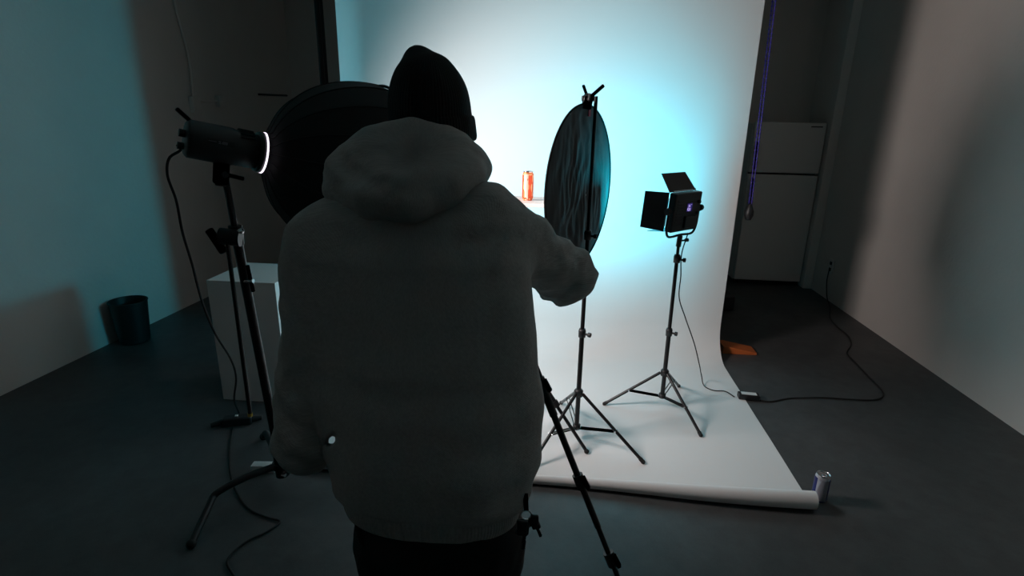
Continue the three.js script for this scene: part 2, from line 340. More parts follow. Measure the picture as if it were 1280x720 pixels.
// ------------------------------------------------------------------ LED panel with barn doors
{
  const yaw = deg(45);                                   // turned left, away from the viewer
  const p = thing('led_panel', 'square black panel light with open barn doors glowing cyan toward the backdrop', 'panel light', [LEDC.x, 1.18, LEDC.z], yaw);
  p.rotation.order = 'YXZ'; p.rotation.x = deg(4);
  { const q = V(0, -0.19, 0.004).applyEuler(p.rotation); p.position.x -= q.x; p.position.z -= q.z; }      // spigot stays over the stand
  const W = 0.118, H = 0.103, D = 0.022;                 // front is local -z
  obj('housing', [box(-W, W, -H, H, -D, D, 0.008)], M.blackPlastic, p);
  const fins = []; for (let i = -4; i <= 4; i++) fins.push(box(-W + 0.02, -W + 0.075, i * 0.016 - 0.003, i * 0.016 + 0.003, D - 0.002, D + 0.004));
  obj('cooling_fin', fins, M.blackPlastic, p).userData.kind = 'stuff';
  obj('battery_plate', box(-0.02, 0.075, -0.085, -0.02, D - 0.002, D + 0.012, 0.004), M.blackMetal, p);
  const cv = document.createElement('canvas'); cv.width = 128; cv.height = 128; const cx = cv.getContext('2d');
  cx.fillStyle = '#2a1c6a'; cx.fillRect(0, 0, 128, 128); cx.fillStyle = '#cdbcff'; cx.font = 'bold 56px sans-serif'; cx.fillText('35', 20, 62); cx.fillText('20', 34, 116);
  cx.fillRect(14, 70, 16, 40); cx.fillRect(96, 18, 20, 8);
  const st = new THREE.CanvasTexture(cv); st.colorSpace = THREE.SRGBColorSpace;
  const scr = obj('screen', new THREE.PlaneGeometry(0.044, 0.044).translate(0.012, 0.025, D + 0.0025), mat({ color: 0x000000, emissive: 0xffffff, emissiveMap: st, emissiveIntensity: 0.9, roughness: 0.3 }), p);
  obj('bezel', box(-0.016, 0.04, -0.003, 0.053, D - 0.002, D + 0.0015, 0.001), M.blackPlastic, p);
  for (const y of [-0.03, 0.03]) obj('dial', [rod(V(0.09, y + 0.02, D), V(0.09, y + 0.02, D + 0.012), 0.009)], M.blackPlastic, p);
  // lit front
  obj('diffuser', box(-W + 0.012, W - 0.012, -H + 0.012, H - 0.012, -D - 0.002, -D + 0.004), mat({ color: lin(0.7, 0.7, 0.7), emissive: PANEL_COLOR, emissiveIntensity: 1.5, roughness: 0.6 }), p);
  const L = new THREE.RectAreaLight(PANEL_COLOR, PANEL_POWER, 2 * W - 0.026, 2 * H - 0.026);
  L.position.set(0, 0, -D - 0.004); p.add(L); L.name = 'panel_glow';                        // faces local -z
  // barn doors: trapezoids hinged on the front edges, each opened
  const door = (half, tip, len) => { const s = new THREE.Shape(); s.moveTo(-half, 0); s.lineTo(half, 0); s.lineTo(tip, len); s.lineTo(-tip, len); return new THREE.ExtrudeGeometry(s, { depth: 0.0025, bevelEnabled: false }).translate(0, 0, -0.00125); };
  const mount = (half, tip, len, open, place) => {
    const g = door(half, tip, len); g.rotateX(open); place(g); return obj('barn_door', g, M.blackPlastic, p);
  };
  const F = -D - 0.002;
  // the blade starts pointing up in the panel's plane; negative open leans it forward
  mount(W, W - 0.012, 0.115, -deg(42), g => g.translate(0, H, F));
  mount(W, W - 0.012, 0.115, -deg(78), g => { g.rotateZ(Math.PI); g.translate(0, -H, F); });
  mount(H, H - 0.006, 0.125, -deg(62), g => { g.rotateZ(Math.PI / 2); g.translate(-W, 0, F); });
  mount(H, H - 0.006, 0.125, -deg(34), g => { g.rotateZ(-Math.PI / 2); g.translate(W, 0, F); });
  obj('hinge', [rod(V(-W + 0.03, H + 0.002, F), V(W - 0.03, H + 0.002, F), 0.004)], M.chrome, p);
  obj('hinge', [rod(V(-W + 0.03, -H - 0.002, F), V(W - 0.03, -H - 0.002, F), 0.004)], M.chrome, p);
  obj('hinge', [rod(V(-W - 0.002, -H + 0.03, F), V(-W - 0.002, H - 0.03, F), 0.004)], M.chrome, p);
  obj('hinge', [rod(V(W + 0.002, -H + 0.03, F), V(W + 0.002, H - 0.03, F), 0.004)], M.chrome, p);
  // yoke
  const yk = obj('yoke', [tube([V(-W - 0.016, 0.01, 0.004), V(-W - 0.016, -0.09, 0.004), V(-W + 0.005, -H - 0.022, 0.004), V(0, -H - 0.024, 0.004), V(W - 0.005, -H - 0.022, 0.004), V(W + 0.016, -0.09, 0.004), V(W + 0.016, 0.01, 0.004)], 0.0065, 60)], M.darkTube, p);
  for (const s of [-1, 1]) obj('yoke_knob', [rod(V(s * (W + 0.002), 0.01, 0.004), V(s * (W + 0.022), 0.01, 0.004), 0.008), rod(V(s * (W + 0.022), 0.01, 0.004), V(s * (W + 0.04), 0.01, 0.004), 0.019, 0.017, 10)], M.blackPlastic, yk);
  obj('spigot', [rod(V(0, -H - 0.09, 0.004), V(0, -H - 0.03, 0.004), 0.014), rod(V(0.01, -H - 0.06, 0.004), V(0.04, -H - 0.055, 0.02), 0.005), rod(V(0.035, -H - 0.056, 0.018), V(0.05, -H - 0.054, 0.025), 0.010)], M.blackPlastic, p);
}

// ------------------------------------------------------------------ round reflector and its clip
{
  const n = V(0.91, 0, 0.415).normalize(), C = V(0.062, 1.327, -2.655), R = 0.375;
  const r = thing('reflector_disc', 'round collapsible reflector with wrinkled black side hung on a stand', 'reflector', C.toArray(), Math.atan2(n.x, n.z));
  const noise = new ImprovedNoise();
  const disc = (zoff, amp, s) => {
    const NR = 40, NA = 96, pos = [], uv = [], idx = [];
    for (let i = 0; i <= NR; i++) for (let j = 0; j <= NA; j++) {
      const q = R * i / NR, a = j / NA * Math.PI * 2, x = q * Math.cos(a), y = q * Math.sin(a);
      const e = 1 - Math.pow(i / NR, 6);
      const w = e * amp * (noise.noise(x * 26 + 4 * noise.noise(x * 4, y * 4, 1), y * 4.5, 2 + s) + 0.6 * noise.noise(x * 60, y * 7, 5 + s) + 0.5 * noise.noise(x * 7, y * 5, 9));
      pos.push(x, y, zoff * e + w); uv.push(x, y);
    }
    for (let i = 0; i < NR; i++) for (let j = 0; j < NA; j++) { const a = i * (NA + 1) + j, b = a + NA + 1; idx.push(a, b, a + 1, b, b + 1, a + 1); }
    const g = new THREE.BufferGeometry(); g.setAttribute('position', new THREE.Float32BufferAttribute(pos, 3)); g.setAttribute('uv', new THREE.Float32BufferAttribute(uv, 2)); g.setIndex(idx); g.computeVertexNormals(); return g;
  };
  obj('black_cover', disc(0.004, 0.0085, 0), M.reflector, r);
  obj('white_cover', disc(-0.004, 0.004, 3), M.reflectorWhite, r);
  obj('spring_rim', new THREE.TorusGeometry(R, 0.005, 8, 96), M.softFabric, r);
  obj('tag', box(0.016, 0.042, R - 0.052, R - 0.022, 0.006, 0.010, 0.001), M.red, r).userData.label = 'small red tag';
  // spring clamp
  const k = thing('spring_clamp', 'black spring clamp gripping the top of the reflector', 'clamp', [REFC.x - 0.035, 1.712, REFC.z - 0.02], 0.25);
  obj('jaw', [bar(V(-0.006, -0.032, 0.014), V(0, 0.022, 0.02), 0.04, 0.011, V(0, 0, 1), 0.005)], M.blackPlastic, k);
  obj('jaw', [bar(V(-0.006, -0.032, -0.008), V(0, 0.022, -0.014), 0.04, 0.011, V(0, 0, 1), 0.005)], M.blackPlastic, k);
  obj('pivot', [ball(V(0, 0.014, 0.003), 0.027, [1, 0.85, 0.9]), rod(V(-0.028, 0.014, 0.003), V(0.028, 0.014, 0.003), 0.012)], M.blackPlastic, k);
  obj('handle', [bar(V(-0.004, 0.028, -0.008), V(-0.014, 0.072, -0.04), 0.013, 0.011, V(0, 0, 1), 0.004)], M.blackPlastic, k);
  obj('handle', [bar(V(0.012, 0.024, 0.012), V(0.058, 0.070, 0.04), 0.016, 0.014, V(0, 0, 1), 0.006)], M.blackPlastic, k);
  obj('spring', [rod(V(-0.004, 0.006, 0.028), V(-0.002, 0.034, 0.026), 0.004)], M.chrome, k);
}

// ------------------------------------------------------------------ product table on a tripod
{
  const t = thing('product_tripod', 'black tripod carrying a small white product table', 'tripod', [-0.25, 0, -2.6]);
  const c = V(0, 0, 0), hub = 0.53, foot = V(0.408, 0.012, 0.11), R = Math.hypot(foot.x, foot.z), a0 = Math.atan2(foot.z, foot.x);
  for (let i = 0; i < 3; i++) {
    const a = a0 + i * Math.PI * 2 / 3, d = V(Math.cos(a), 0, Math.sin(a));
    const p0 = V(0, hub, 0).addScaledVector(d, 0.035), p1 = V(0, 0.014, 0).addScaledVector(d, R), pm = p0.clone().lerp(p1, 0.55);
    const leg = obj('leg', [rod(p0, pm, 0.013), rod(pm, p1, 0.009)], M.blackMetal, t);
    obj('leg_lock', [rod(pm.clone().lerp(p0, 0.05), pm.clone().lerp(p1, 0.05), 0.018)], M.blackPlastic, leg);
    obj('rubber_foot', [ball(p1, 0.013)], M.rubber, leg);
  }
  obj('spider', [lathe([[0, hub - 0.03], [0.035, hub - 0.025], [0.045, hub], [0.035, hub + 0.03], [0, hub + 0.03]], 24)], M.blackPlastic, t);
  obj('centre_column', [rod(V(0, hub - 0.18, 0), V(0, 1.245, 0), 0.013)], M.blackMetal, t);
  obj('head', [rod(V(0, 1.2, 0), V(0, 1.25, 0), 0.028, 0.034)], M.blackPlastic, t);
  obj('table_board', box(-0.17, 0.155, 1.25, 1.268, -0.14, 0.11, 0.003), M.white, t);
}

// ------------------------------------------------------------------ C-stand, light head, softbox (left)
const SB = V(-1.285, 0, -2.02);                     // foot of the stand
{
  const s = thing('grip_stand', 'black grip stand with a bent leg carrying the softbox light', 'light stand');
  const b0 = V(-1.235, 0.055, -2.055), top = V(-1.297, 1.445, -2.0), kn = b0.clone().lerp(top, 0.80), mid = b0.clone().lerp(top, 0.42);
  const at = (t) => b0.clone().lerp(top, t);
  obj('column', [rod(at(0), at(0.79), 0.019, 0.019)], M.darkTube, s);
  obj('riser', [rod(at(0.76), at(0.995), 0.013)], M.darkTube, s);
  obj('yellow_band', [rod(at(0.062), at(0.066), 0.0202)], M.yellow, s);
  obj('base', [rod(at(0.0), at(0.075), 0.03, 0.026), rod(at(0.03), at(0.05), 0.036)], M.blackMetal, s);
  for (const [p, q] of [[V(0.012, 0.02, 0.025), V(0.03, 0.02, 0.03)], [V(-0.03, 0.055, 0.01), V(-0.046, 0.055, 0.016)], [V(0.02, 0.06, 0.02), V(0.034, 0.06, 0.028)]]) obj('bolt', [rod(b0.clone().add(p), b0.clone().add(q), 0.008)], M.chrome, s);
  const leg = (pts) => { const l = obj('leg', [tube(pts, 0.0155, 50, 10), ball(pts[0], 0.0155)], M.blackMetal, s); obj('rubber_foot', [ball(pts[pts.length - 1], 0.019)], M.rubber, l); };
  const e1 = atY(267, 620, 0.085), f1 = atY(239, 680, 0.018);
  leg([b0.clone().add(V(0, 0.055, 0)), b0.clone().lerp(e1, 0.5).setY(0.115), e1.clone().lerp(b0, 0.12).setY(0.10), e1, e1.clone().lerp(f1, 0.12), f1]);
  const spread = (ang) => { const d = V(Math.cos(ang), 0, Math.sin(ang)); const q = (r, y) => V(b0.x, y, b0.z).addScaledVector(d, r); leg([q(0, 0.09), q(0.15, 0.10), q(0.33, 0.095), q(0.37, 0.08), q(0.40, 0.05), q(0.45, 0.018)]); };
  spread(deg(-12)); spread(deg(-130));
  // grip head with a T knob, hanging grip arm
  const gh = obj('grip_head', [rod(kn.clone().add(V(0.03, 0.0, 0.02)), kn.clone().add(V(-0.045, 0.008, 0.035)), 0.033, 0.033, 24), rod(kn.clone().add(V(0, -0.03, 0)), kn.clone().add(V(0, 0.045, 0)), 0.026)], M.blackMetal, s);
  obj('knob', [bar(kn.clone().add(V(-0.085, 0.035, 0.04)), kn.clone().add(V(-0.03, -0.055, 0.045)), 0.03, 0.024, V(0, 0, 1), 0.008)], M.blackPlastic, gh);
  obj('thumb_screw', [rod(kn.clone().add(V(0.0, 0.02, 0.02)), kn.clone().add(V(0.038, 0.03, 0.03)), 0.008), ball(kn.clone().add(V(0.04, 0.03, 0.03)), 0.012)], M.chrome, gh);
  const a0 = kn.clone().add(V(-0.012, -0.01, 0.045)), a1 = atZ(313, 520, -1.98);
  const arm = obj('grip_arm', [rod(a0, a1, 0.0085)], M.darkTube, s);
  obj('arm_tip', [rod(a1.clone().lerp(a0, 0.018), a1, 0.0105)], M.yellow, arm);
  obj('side_clip', [bar(at(0.72).add(V(0.03, 0, 0.012)), at(0.64).add(V(0.034, 0, 0.012)), 0.012, 0.012), rod(at(0.67).add(V(0.0, 0, 0.01)), at(0.67).add(V(0.045, 0.006, 0.016)), 0.008)], M.chrome, s);
  // ---------------- light head
  const dir = V(0.70, -0.215, -0.68).normalize(), side = V(0, 0, 0).crossVectors(dir, UPV).normalize(), up = V(0, 0, 0).crossVectors(side, dir);
  const basis = new THREE.Matrix4().makeBasis(side, up, dir.clone().negate());       // local -z is the light's way
  const H = thing('studio_light', 'black cylindrical video light on top of the grip stand', 'studio light');
  H.position.copy(atZ(281, 182, -2.0)); H.quaternion.setFromRotationMatrix(basis);
  const cyl = (pr) => lathe(pr, 36).rotateX(-Math.PI / 2);                              // lathe y -> local -z
  obj('housing', [cyl([[0, -0.13], [0.058, -0.13], [0.068, -0.12], [0.070, 0.02], [0.066, 0.03], [0.066, 0.118], [0, 0.118]])], M.blackPlastic, H);
  const vents = []; for (let i = 0; i < 9; i++) { const a = -0.9 + i * 0.225; vents.push(box(-0.002, 0.002, -0.003, 0.003, -0.09, -0.04).translate(0, 0.0705, 0).rotateZ(a)); }
  obj('vent', vents, M.fridgeGap, H).userData.kind = 'stuff';
  obj('mount_ring', [cyl([[0.060, 0.108], [0.075, 0.108], [0.077, 0.116], [0.077, 0.128], [0.060, 0.128]])], M.blackMetal, H);
  obj('leaking_light_ring', [cyl([[0.070, 0.129], [0.0785, 0.1295], [0.079, 0.1345], [0.070, 0.135]])], mat({ color: lin(0.8, 0.8, 0.8), emissive: lin(0.95, 0.85, 1.0), emissiveIntensity: 1.6 }), H).userData.label = 'thin white glow leaking out between lamp and softbox';
  obj('handle', [bar(V(0.0, 0.06, 0.115), V(0.0, 0.095, 0.165), 0.022, 0.014, V(0, 1, 0), 0.005)], M.blackPlastic, H);
  obj('dial', [rod(V(0.0, 0.015, 0.128), V(0.0, 0.015, 0.150), 0.014)], M.blackPlastic, H);
  obj('socket', [rod(V(-0.01, -0.03, 0.128), V(-0.01, -0.03, 0.150), 0.013)], M.blackPlastic, H);
  obj('bracket', [bar(V(0, -0.06, 0.005), V(0, -0.145, 0.0), 0.055, 0.05, V(0, 0, 1), 0.01), rod(V(0, -0.15, 0), V(0, -0.10, 0), 0.019)], M.blackPlastic, H);
  obj('lever', [bar(V(-0.012, -0.105, -0.01), V(-0.03, -0.112, -0.085), 0.012, 0.016, V(0, 1, 0), 0.005), rod(V(-0.035, -0.105, -0.005), V(0.035, -0.105, -0.005), 0.012)], M.blackPlastic, H);
  // print on the side towards the viewer
  const cv = document.createElement('canvas'); cv.width = 512; cv.height = 64; const cx = cv.getContext('2d');
  cx.fillStyle = '#020203'; cx.fillRect(0, 0, 512, 64); cx.fillStyle = '#57535c'; cx.fillRect(10, 26, 150, 12); cx.fillStyle = '#77727c'; cx.font = 'bold 52px sans-serif'; cx.fillText('SL-60W', 200, 51);
  const tx = new THREE.CanvasTexture(cv); tx.colorSpace = THREE.SRGBColorSpace;
  {
    const N = 8, pos = [], uv = [], idx = []; for (let i = 0; i <= N; i++) for (let j = 0; j <= 1; j++) { const a = deg(6) + (i / N - 0.5) * 0.26, rr = 0.0709; pos.push(rr * Math.cos(a), rr * Math.sin(a), lerp(0.07, -0.018, j)); uv.push(j, i / N); }
    for (let i = 0; i < N; i++) { const a = i * 2; idx.push(a, a + 1, a + 2, a + 1, a + 3, a + 2); }
    const g = new THREE.BufferGeometry(); g.setAttribute('position', new THREE.Float32BufferAttribute(pos, 3)); g.setAttribute('uv', new THREE.Float32BufferAttribute(uv, 2)); g.setIndex(idx); g.computeVertexNormals();
    obj('printed_label', g, mat({ map: tx, roughness: 0.5, side: THREE.DoubleSide }), H);
  }
  // ---------------- softbox
  const B = thing('softbox', 'large black round softbox fixed to the front of the video light', 'softbox');
  B.position.copy(H.position).addScaledVector(dir, 0.1375); B.quaternion.copy(H.quaternion);
  const prof = [[0.076, 0], [0.082, 0.012], [0.135, 0.03], [0.195, 0.062], [0.247, 0.105], [0.295, 0.165], [0.333, 0.24], [0.358, 0.32], [0.37, 0.40], [0.372, 0.43]];
  const curve = new THREE.SplineCurve(prof.map(([r, y]) => new THREE.Vector2(r, y))).getPoints(40);
  const RIBS = 16;
  const shell = (off) => {
    const NA = 96, pos = [], uv = [], idx = [];
    curve.forEach((p, i) => { for (let j = 0; j <= NA; j++) { const a = j / NA * Math.PI * 2, ph = ((a / (Math.PI * 2) * RIBS) % 1 + 1) % 1; const sc = 1 - 0.022 * Math.sin(ph * Math.PI) * sstep(0.02, 0.12, p.y) ; const r = (p.x - off) * sc; pos.push(r * Math.cos(a), r * Math.sin(a), -p.y); uv.push(a, p.y); } });
    for (let i = 0; i < curve.length - 1; i++) for (let j = 0; j < NA; j++) { const a = i * (NA + 1) + j, b = a + NA + 1; idx.push(a, a + 1, b, b, a + 1, b + 1); }
    const g = new THREE.BufferGeometry(); g.setAttribute('position', new THREE.Float32BufferAttribute(pos, 3)); g.setAttribute('uv', new THREE.Float32BufferAttribute(uv, 2)); g.setIndex(idx); g.computeVertexNormals(); return g;
  };
  obj('black_shell', shell(0), M.softFabric, B);
  obj('lining', shell(0.004), M.softFabric, B);
  for (let i = 0; i < RIBS; i++) { const a = i / RIBS * Math.PI * 2; obj('rib', [tube(curve.filter((_, k) => k % 4 === 0).map(p => V((p.x + 0.001) * Math.cos(a), (p.x + 0.001) * Math.sin(a), -p.y)), 0.003, 24, 6)], M.softFabric, B); }
  obj('rim', new THREE.TorusGeometry(0.372, 0.006, 8, 96).translate(0, 0, -0.43), M.softFabric, B);
  obj('diffuser', [new THREE.CylinderGeometry(0.30, 0.30, 0.004, 64).rotateX(Math.PI / 2).translate(0, 0, -0.19)], mat({ color: lin(0.8, 0.8, 0.8), roughness: 0.9, emissive: SOFTBOX_COLOR, emissiveIntensity: 1.5 }), B);
  const L = new THREE.RectAreaLight(SOFTBOX_COLOR, SOFTBOX_POWER, 0.42, 0.42); L.name = 'softbox_glow'; L.position.set(0, 0, -0.197); B.add(L);
  // ---------------- its cable
  const sock = V(-0.01, -0.03, 0.150).applyQuaternion(H.quaternion).add(H.position);
  const Z = -1.95;
  const plug = atY(297, 526, 0.02);
  const pts = [sock, atZ(226, 187, -1.9), atZ(212, 197, -1.88), atZ(209, 217, -1.88), atZ(220, 250, -1.9), atZ(228, 290, -1.92), atZ(240, 330, -1.96), atZ(252, 375, -2.02), atZ(268, 415, -2.1), atZ(288, 448, -2.2), atZ(295, 470, -2.3), atZ(293, 500, -2.45), plug.clone().add(V(-0.02, 0.02, -0.05))];
  single('power_cable', 'black cable hanging from the back of the video light', 'cable', [tube(pts, 0.0048, 160)], M.rubber);
  const fl = [[291, 535], [287, 565], [288, 592], [297, 618], [312, 637], [335, 647], [350, 652], [335, 664], [310, 676], [292, 690], [284, 702], [290, 716], [304, 735], [330, 760]].map(([x, y]) => atY(x, y, 0.006));
  single('power_cable', 'thin black cable snaking over the dark floor below the grip stand', 'cable', [tube(fl, 0.0042, 160)], M.rubber);
  const pb = thing('cable_connector', 'black cable connector box on the floor in front of the plinth', 'connector', [plug.x, 0, plug.z], 0.35);
  obj('shell', box(-0.075, 0.075, 0, 0.05, -0.03, 0.03, 0.012), M.blackPlastic, pb);
  obj('plug', [rod(V(-0.07, 0.022, 0), V(-0.13, 0.018, 0.02), 0.018, 0.012)], M.rubber, pb);
  obj('plug', [rod(V(0.07, 0.022, 0), V(0.12, 0.02, -0.01), 0.018, 0.012)], M.rubber, pb);
  obj('switch', box(-0.01, 0.006, 0.048, 0.055, -0.008, 0.008, 0.002), M.white, pb);
}

// ------------------------------------------------------------------ cables and adapter on the right
{
  const z = -3.0;
  const a = [V(0.66, 1.06, -3.04), atZ(852, 318, z), atZ(851, 345, z), atZ(849, 372, z), atZ(857, 398, -3.0), atZ(868, 430, -3.05), atZ(874, 455, -3.12), atY(877, 470, 0.05), atY(880, 482, 0.012), atY(892, 488, 0.01), atY(906, 489, 0.01), atY(918, 496, 0.012)];
  single('power_cable', 'thin wavy cable hanging from the panel light down to the floor adapter', 'cable', [tube(a, 0.0032, 120)], M.rubber);
  const p = atY(935, 499, 0), ad = thing('power_adapter', 'black power adapter with a white sticker on the paper edge', 'adapter', [p.x, 0.005, p.z], -0.06);
  obj('case', box(-0.062, 0.062, 0, 0.034, -0.027, 0.027, 0.006), M.blackPlastic, ad);
  obj('sticker', box(-0.045, 0.045, 0.0335, 0.0348, -0.018, 0.018), M.white, ad);
  const f = [[946, 500], [962, 502], [985, 498], [1008, 497], [1030, 497], [1060, 499], [1090, 500], [1102, 497], [1103, 490], [1085, 470], [1068, 452], [1059, 442], [1064, 430], [1060, 420], [1046, 408], [1038, 398]].map(([x, y]) => atY(x, y, 0.006));
  f.push(V(2.50, 0.012, -5.2), V(2.56, 0.05, -5.42), V(2.566, 0.18, -5.49), V(2.572, 0.30, -5.5));
  single('power_cable', 'black cable running over the floor from the adapter to the wall outlet', 'cable', [tube(f, 0.0048, 200)], M.rubber);
}

// ------------------------------------------------------------------ the photographer
// mesh of a distance field (naive surface nets)
function fieldMesh(fn, lo, hi, c, uvFn) {
  const nx = Math.ceil((hi[0] - lo[0]) / c) + 1, ny = Math.ceil((hi[1] - lo[1]) / c) + 1, nz = Math.ceil((hi[2] - lo[2]) / c) + 1;
  const F = new Float32Array(nx * ny * nz), id = (i, j, k) => (k * ny + j) * nx + i;
  for (let k = 0; k < nz; k++) for (let j = 0; j < ny; j++) for (let i = 0; i < nx; i++) F[id(i, j, k)] = fn(lo[0] + i * c, lo[1] + j * c, lo[2] + k * c);
  const vi = new Int32Array(nx * ny * nz).fill(-1), pos = [], idx = [];
  const E = [[0, 1], [0, 2], [0, 4], [1, 3], [1, 5], [2, 3], [2, 6], [3, 7], [4, 5], [4, 6], [5, 7], [6, 7]];
  for (let k = 0; k < nz - 1; k++) for (let j = 0; j < ny - 1; j++) for (let i = 0; i < nx - 1; i++) {
    const v = []; let m = 0;
    for (let q = 0; q < 8; q++) { v[q] = F[id(i + (q & 1), j + ((q >> 1) & 1), k + (q >> 2))]; if (v[q] < 0) m |= 1 << q; }
    if (m === 0 || m === 255) continue;
    let x = 0, y = 0, z = 0, n = 0;
    for (const [a, b] of E) { if ((v[a] < 0) === (v[b] < 0)) continue; const t = v[a] / (v[a] - v[b]); x += lerp(a & 1, b & 1, t); y += lerp((a >> 1) & 1, (b >> 1) & 1, t); z += lerp(a >> 2, b >> 2, t); n++; }
    vi[id(i, j, k)] = pos.length / 3; pos.push(lo[0] + (i + x / n) * c, lo[1] + (j + y / n) * c, lo[2] + (k + z / n) * c);
  }
  const quad = (a, b, d, e, flip) => { if (a < 0 || b < 0 || d < 0 || e < 0) return; if (flip) idx.push(a, d, b, a, e, d); else idx.push(a, b, d, a, d, e); };
  for (let k = 1; k < nz - 1; k++) for (let j = 1; j < ny - 1; j++) for (let i = 1; i < nx - 1; i++) {
    const s = F[id(i, j, k)] < 0;
    if (s !== F[id(i + 1, j, k)] < 0) quad(vi[id(i, j - 1, k - 1)], vi[id(i, j, k - 1)], vi[id(i, j, k)], vi[id(i, j - 1, k)], !s);
    if (s !== F[id(i, j + 1, k)] < 0) quad(vi[id(i - 1, j, k - 1)], vi[id(i - 1, j, k)], vi[id(i, j, k)], vi[id(i, j, k - 1)], !s);
    if (s !== F[id(i, j, k + 1)] < 0) quad(vi[id(i - 1, j - 1, k)], vi[id(i, j - 1, k)], vi[id(i, j, k)], vi[id(i - 1, j, k)], !s);
  }
  const nr = new Float32Array(pos.length), uv = new Float32Array(pos.length / 3 * 2), h = c * 0.5;
  for (let q = 0; q < pos.length; q += 3) {
    const x = pos[q], y = pos[q + 1], z = pos[q + 2];
    const a = fn(x + h, y, z) - fn(x - h, y, z), b = fn(x, y + h, z) - fn(x, y - h, z), d = fn(x, y, z + h) - fn(x, y, z - h), l = Math.hypot(a, b, d) || 1;
    nr[q] = a / l; nr[q + 1] = b / l; nr[q + 2] = d / l;
    const t = uvFn ? uvFn(x, y, z) : [x, y]; uv[q / 3 * 2] = t[0]; uv[q / 3 * 2 + 1] = t[1];
  }
  const g = new THREE.BufferGeometry(); g.setAttribute('position', new THREE.Float32BufferAttribute(pos, 3)); g.setAttribute('normal', new THREE.BufferAttribute(nr, 3)); g.setAttribute('uv', new THREE.BufferAttribute(uv, 2)); g.setIndex(idx); return g;
}
const smin = (a, b, k) => { const h = Math.max(k - Math.abs(a - b), 0) / k; return Math.min(a, b) - h * h * k * 0.25; };
const smax = (a, b, k) => -smin(-a, -b, k);
function cap(x, y, z, a, b, ra, rb) {
  const bx = b.x - a.x, by = b.y - a.y, bz = b.z - a.z, px = x - a.x, py = y - a.y, pz = z - a.z;
  const t = clamp((px * bx + py * by + pz * bz) / (bx * bx + by * by + bz * bz), 0, 1);
  return Math.hypot(px - bx * t, py - by * t, pz - bz * t) - lerp(ra, rb, t);
}
function ell(x, y, z, c, rx, ry, rz) { const a = (x - c.x) / rx, b = (y - c.y) / ry, d = (z - c.z) / rz, l = Math.hypot(a, b, d); return (l - 1) * Math.min(rx, ry, rz) * (l < 1 ? 1 : 0.6 + 0.4 / l * 1) ; }
const perlin = new ImprovedNoise();
// sections of the trunk: [y, centre x, centre z, half width, half depth]
function trunk(rows) {
  return (x, y, z) => {
    const n = rows.length; let i = 0; while (i < n - 2 && y > rows[i + 1][0]) i++;
    const r0 = rows[i], r1 = rows[i + 1], t0 = clamp((y - r0[0]) / (r1[0] - r0[0]), 0, 1), t = t0 * t0 * (3 - 2 * t0) * 0.5 + t0 * 0.5;
    const cx = lerp(r0[1], r1[1], t), cz = lerp(r0[2], r1[2], t), a = lerp(r0[3], r1[3], t), b = lerp(r0[4], r1[4], t);
    const l = Math.pow(Math.pow(Math.abs((x - cx) / a), 2.3) + Math.pow(Math.abs((z - cz) / b), 2.3), 1 / 2.3);
    const dr = (l - 1) * Math.min(a, b);
    const dy = Math.max(rows[0][0] - y, y - rows[n - 1][0]);
    return smax(dr, dy, 0.03);
  };
}
const person = thing('person', 'person seen from behind in grey hoodie and black beanie, leaning to a camera', 'person', [0, 0, 0]);
const J = {
  shR: V(-0.155, 1.405, -1.19), elR: V(0.006, 1.245, -1.37), wrR: V(-0.185, 1.375, -1.53),
  shL: V(-0.540, 1.36, -1.13), elL: V(-0.540, 0.955, -1.0), wrL: V(-0.455, 1.13, -1.23),
  hipR: V(-0.18, 0.80, -0.98), hipL: V(-0.32, 0.80, -0.98), knR: V(-0.15, 0.46, -1.02), knL: V(-0.35, 0.46, -1.02), anR: V(-0.14, 0.09, -0.96), anL: V(-0.37, 0.09, -0.96),
  head: V(-0.325, 1.635, -1.31), neck: V(-0.335, 1.47, -1.22),
};
// --- skin: one continuous body; head and hands on finer grids
const bodyTrunk = trunk([[0.80, -0.25, -0.98, 0.12, 0.065], [0.95, -0.255, -1.0, 0.14, 0.08], [1.15, -0.28, -1.06, 0.165, 0.09], [1.33, -0.31, -1.12, 0.18, 0.095], [1.42, -0.325, -1.16, 0.15, 0.075], [1.47, -0.33, -1.19, 0.07, 0.06]]);
const bodyF = (x, y, z) => {
  let d = bodyTrunk(x, y, z);
  const j = J;
  d = smin(d, cap(x, y, z, V(-0.33, 1.43, -1.19), V(-0.33, 1.56, -1.27), 0.058, 0.054), 0.05);
  d = smin(d, cap(x, y, z, j.shR, j.elR, 0.048, 0.038), 0.05); d = smin(d, cap(x, y, z, j.elR, j.wrR, 0.038, 0.026), 0.03);
  d = smin(d, cap(x, y, z, j.shL, j.elL, 0.048, 0.038), 0.05); d = smin(d, cap(x, y, z, j.elL, j.wrL, 0.038, 0.026), 0.03);
  d = smin(d, cap(x, y, z, j.hipR, j.knR, 0.068, 0.05), 0.05); d = smin(d, cap(x, y, z, j.knR, j.anR, 0.05, 0.034), 0.03);
  d = smin(d, cap(x, y, z, j.hipL, j.knL, 0.068, 0.05), 0.05); d = smin(d, cap(x, y, z, j.knL, j.anL, 0.05, 0.034), 0.03);
  return d;
};
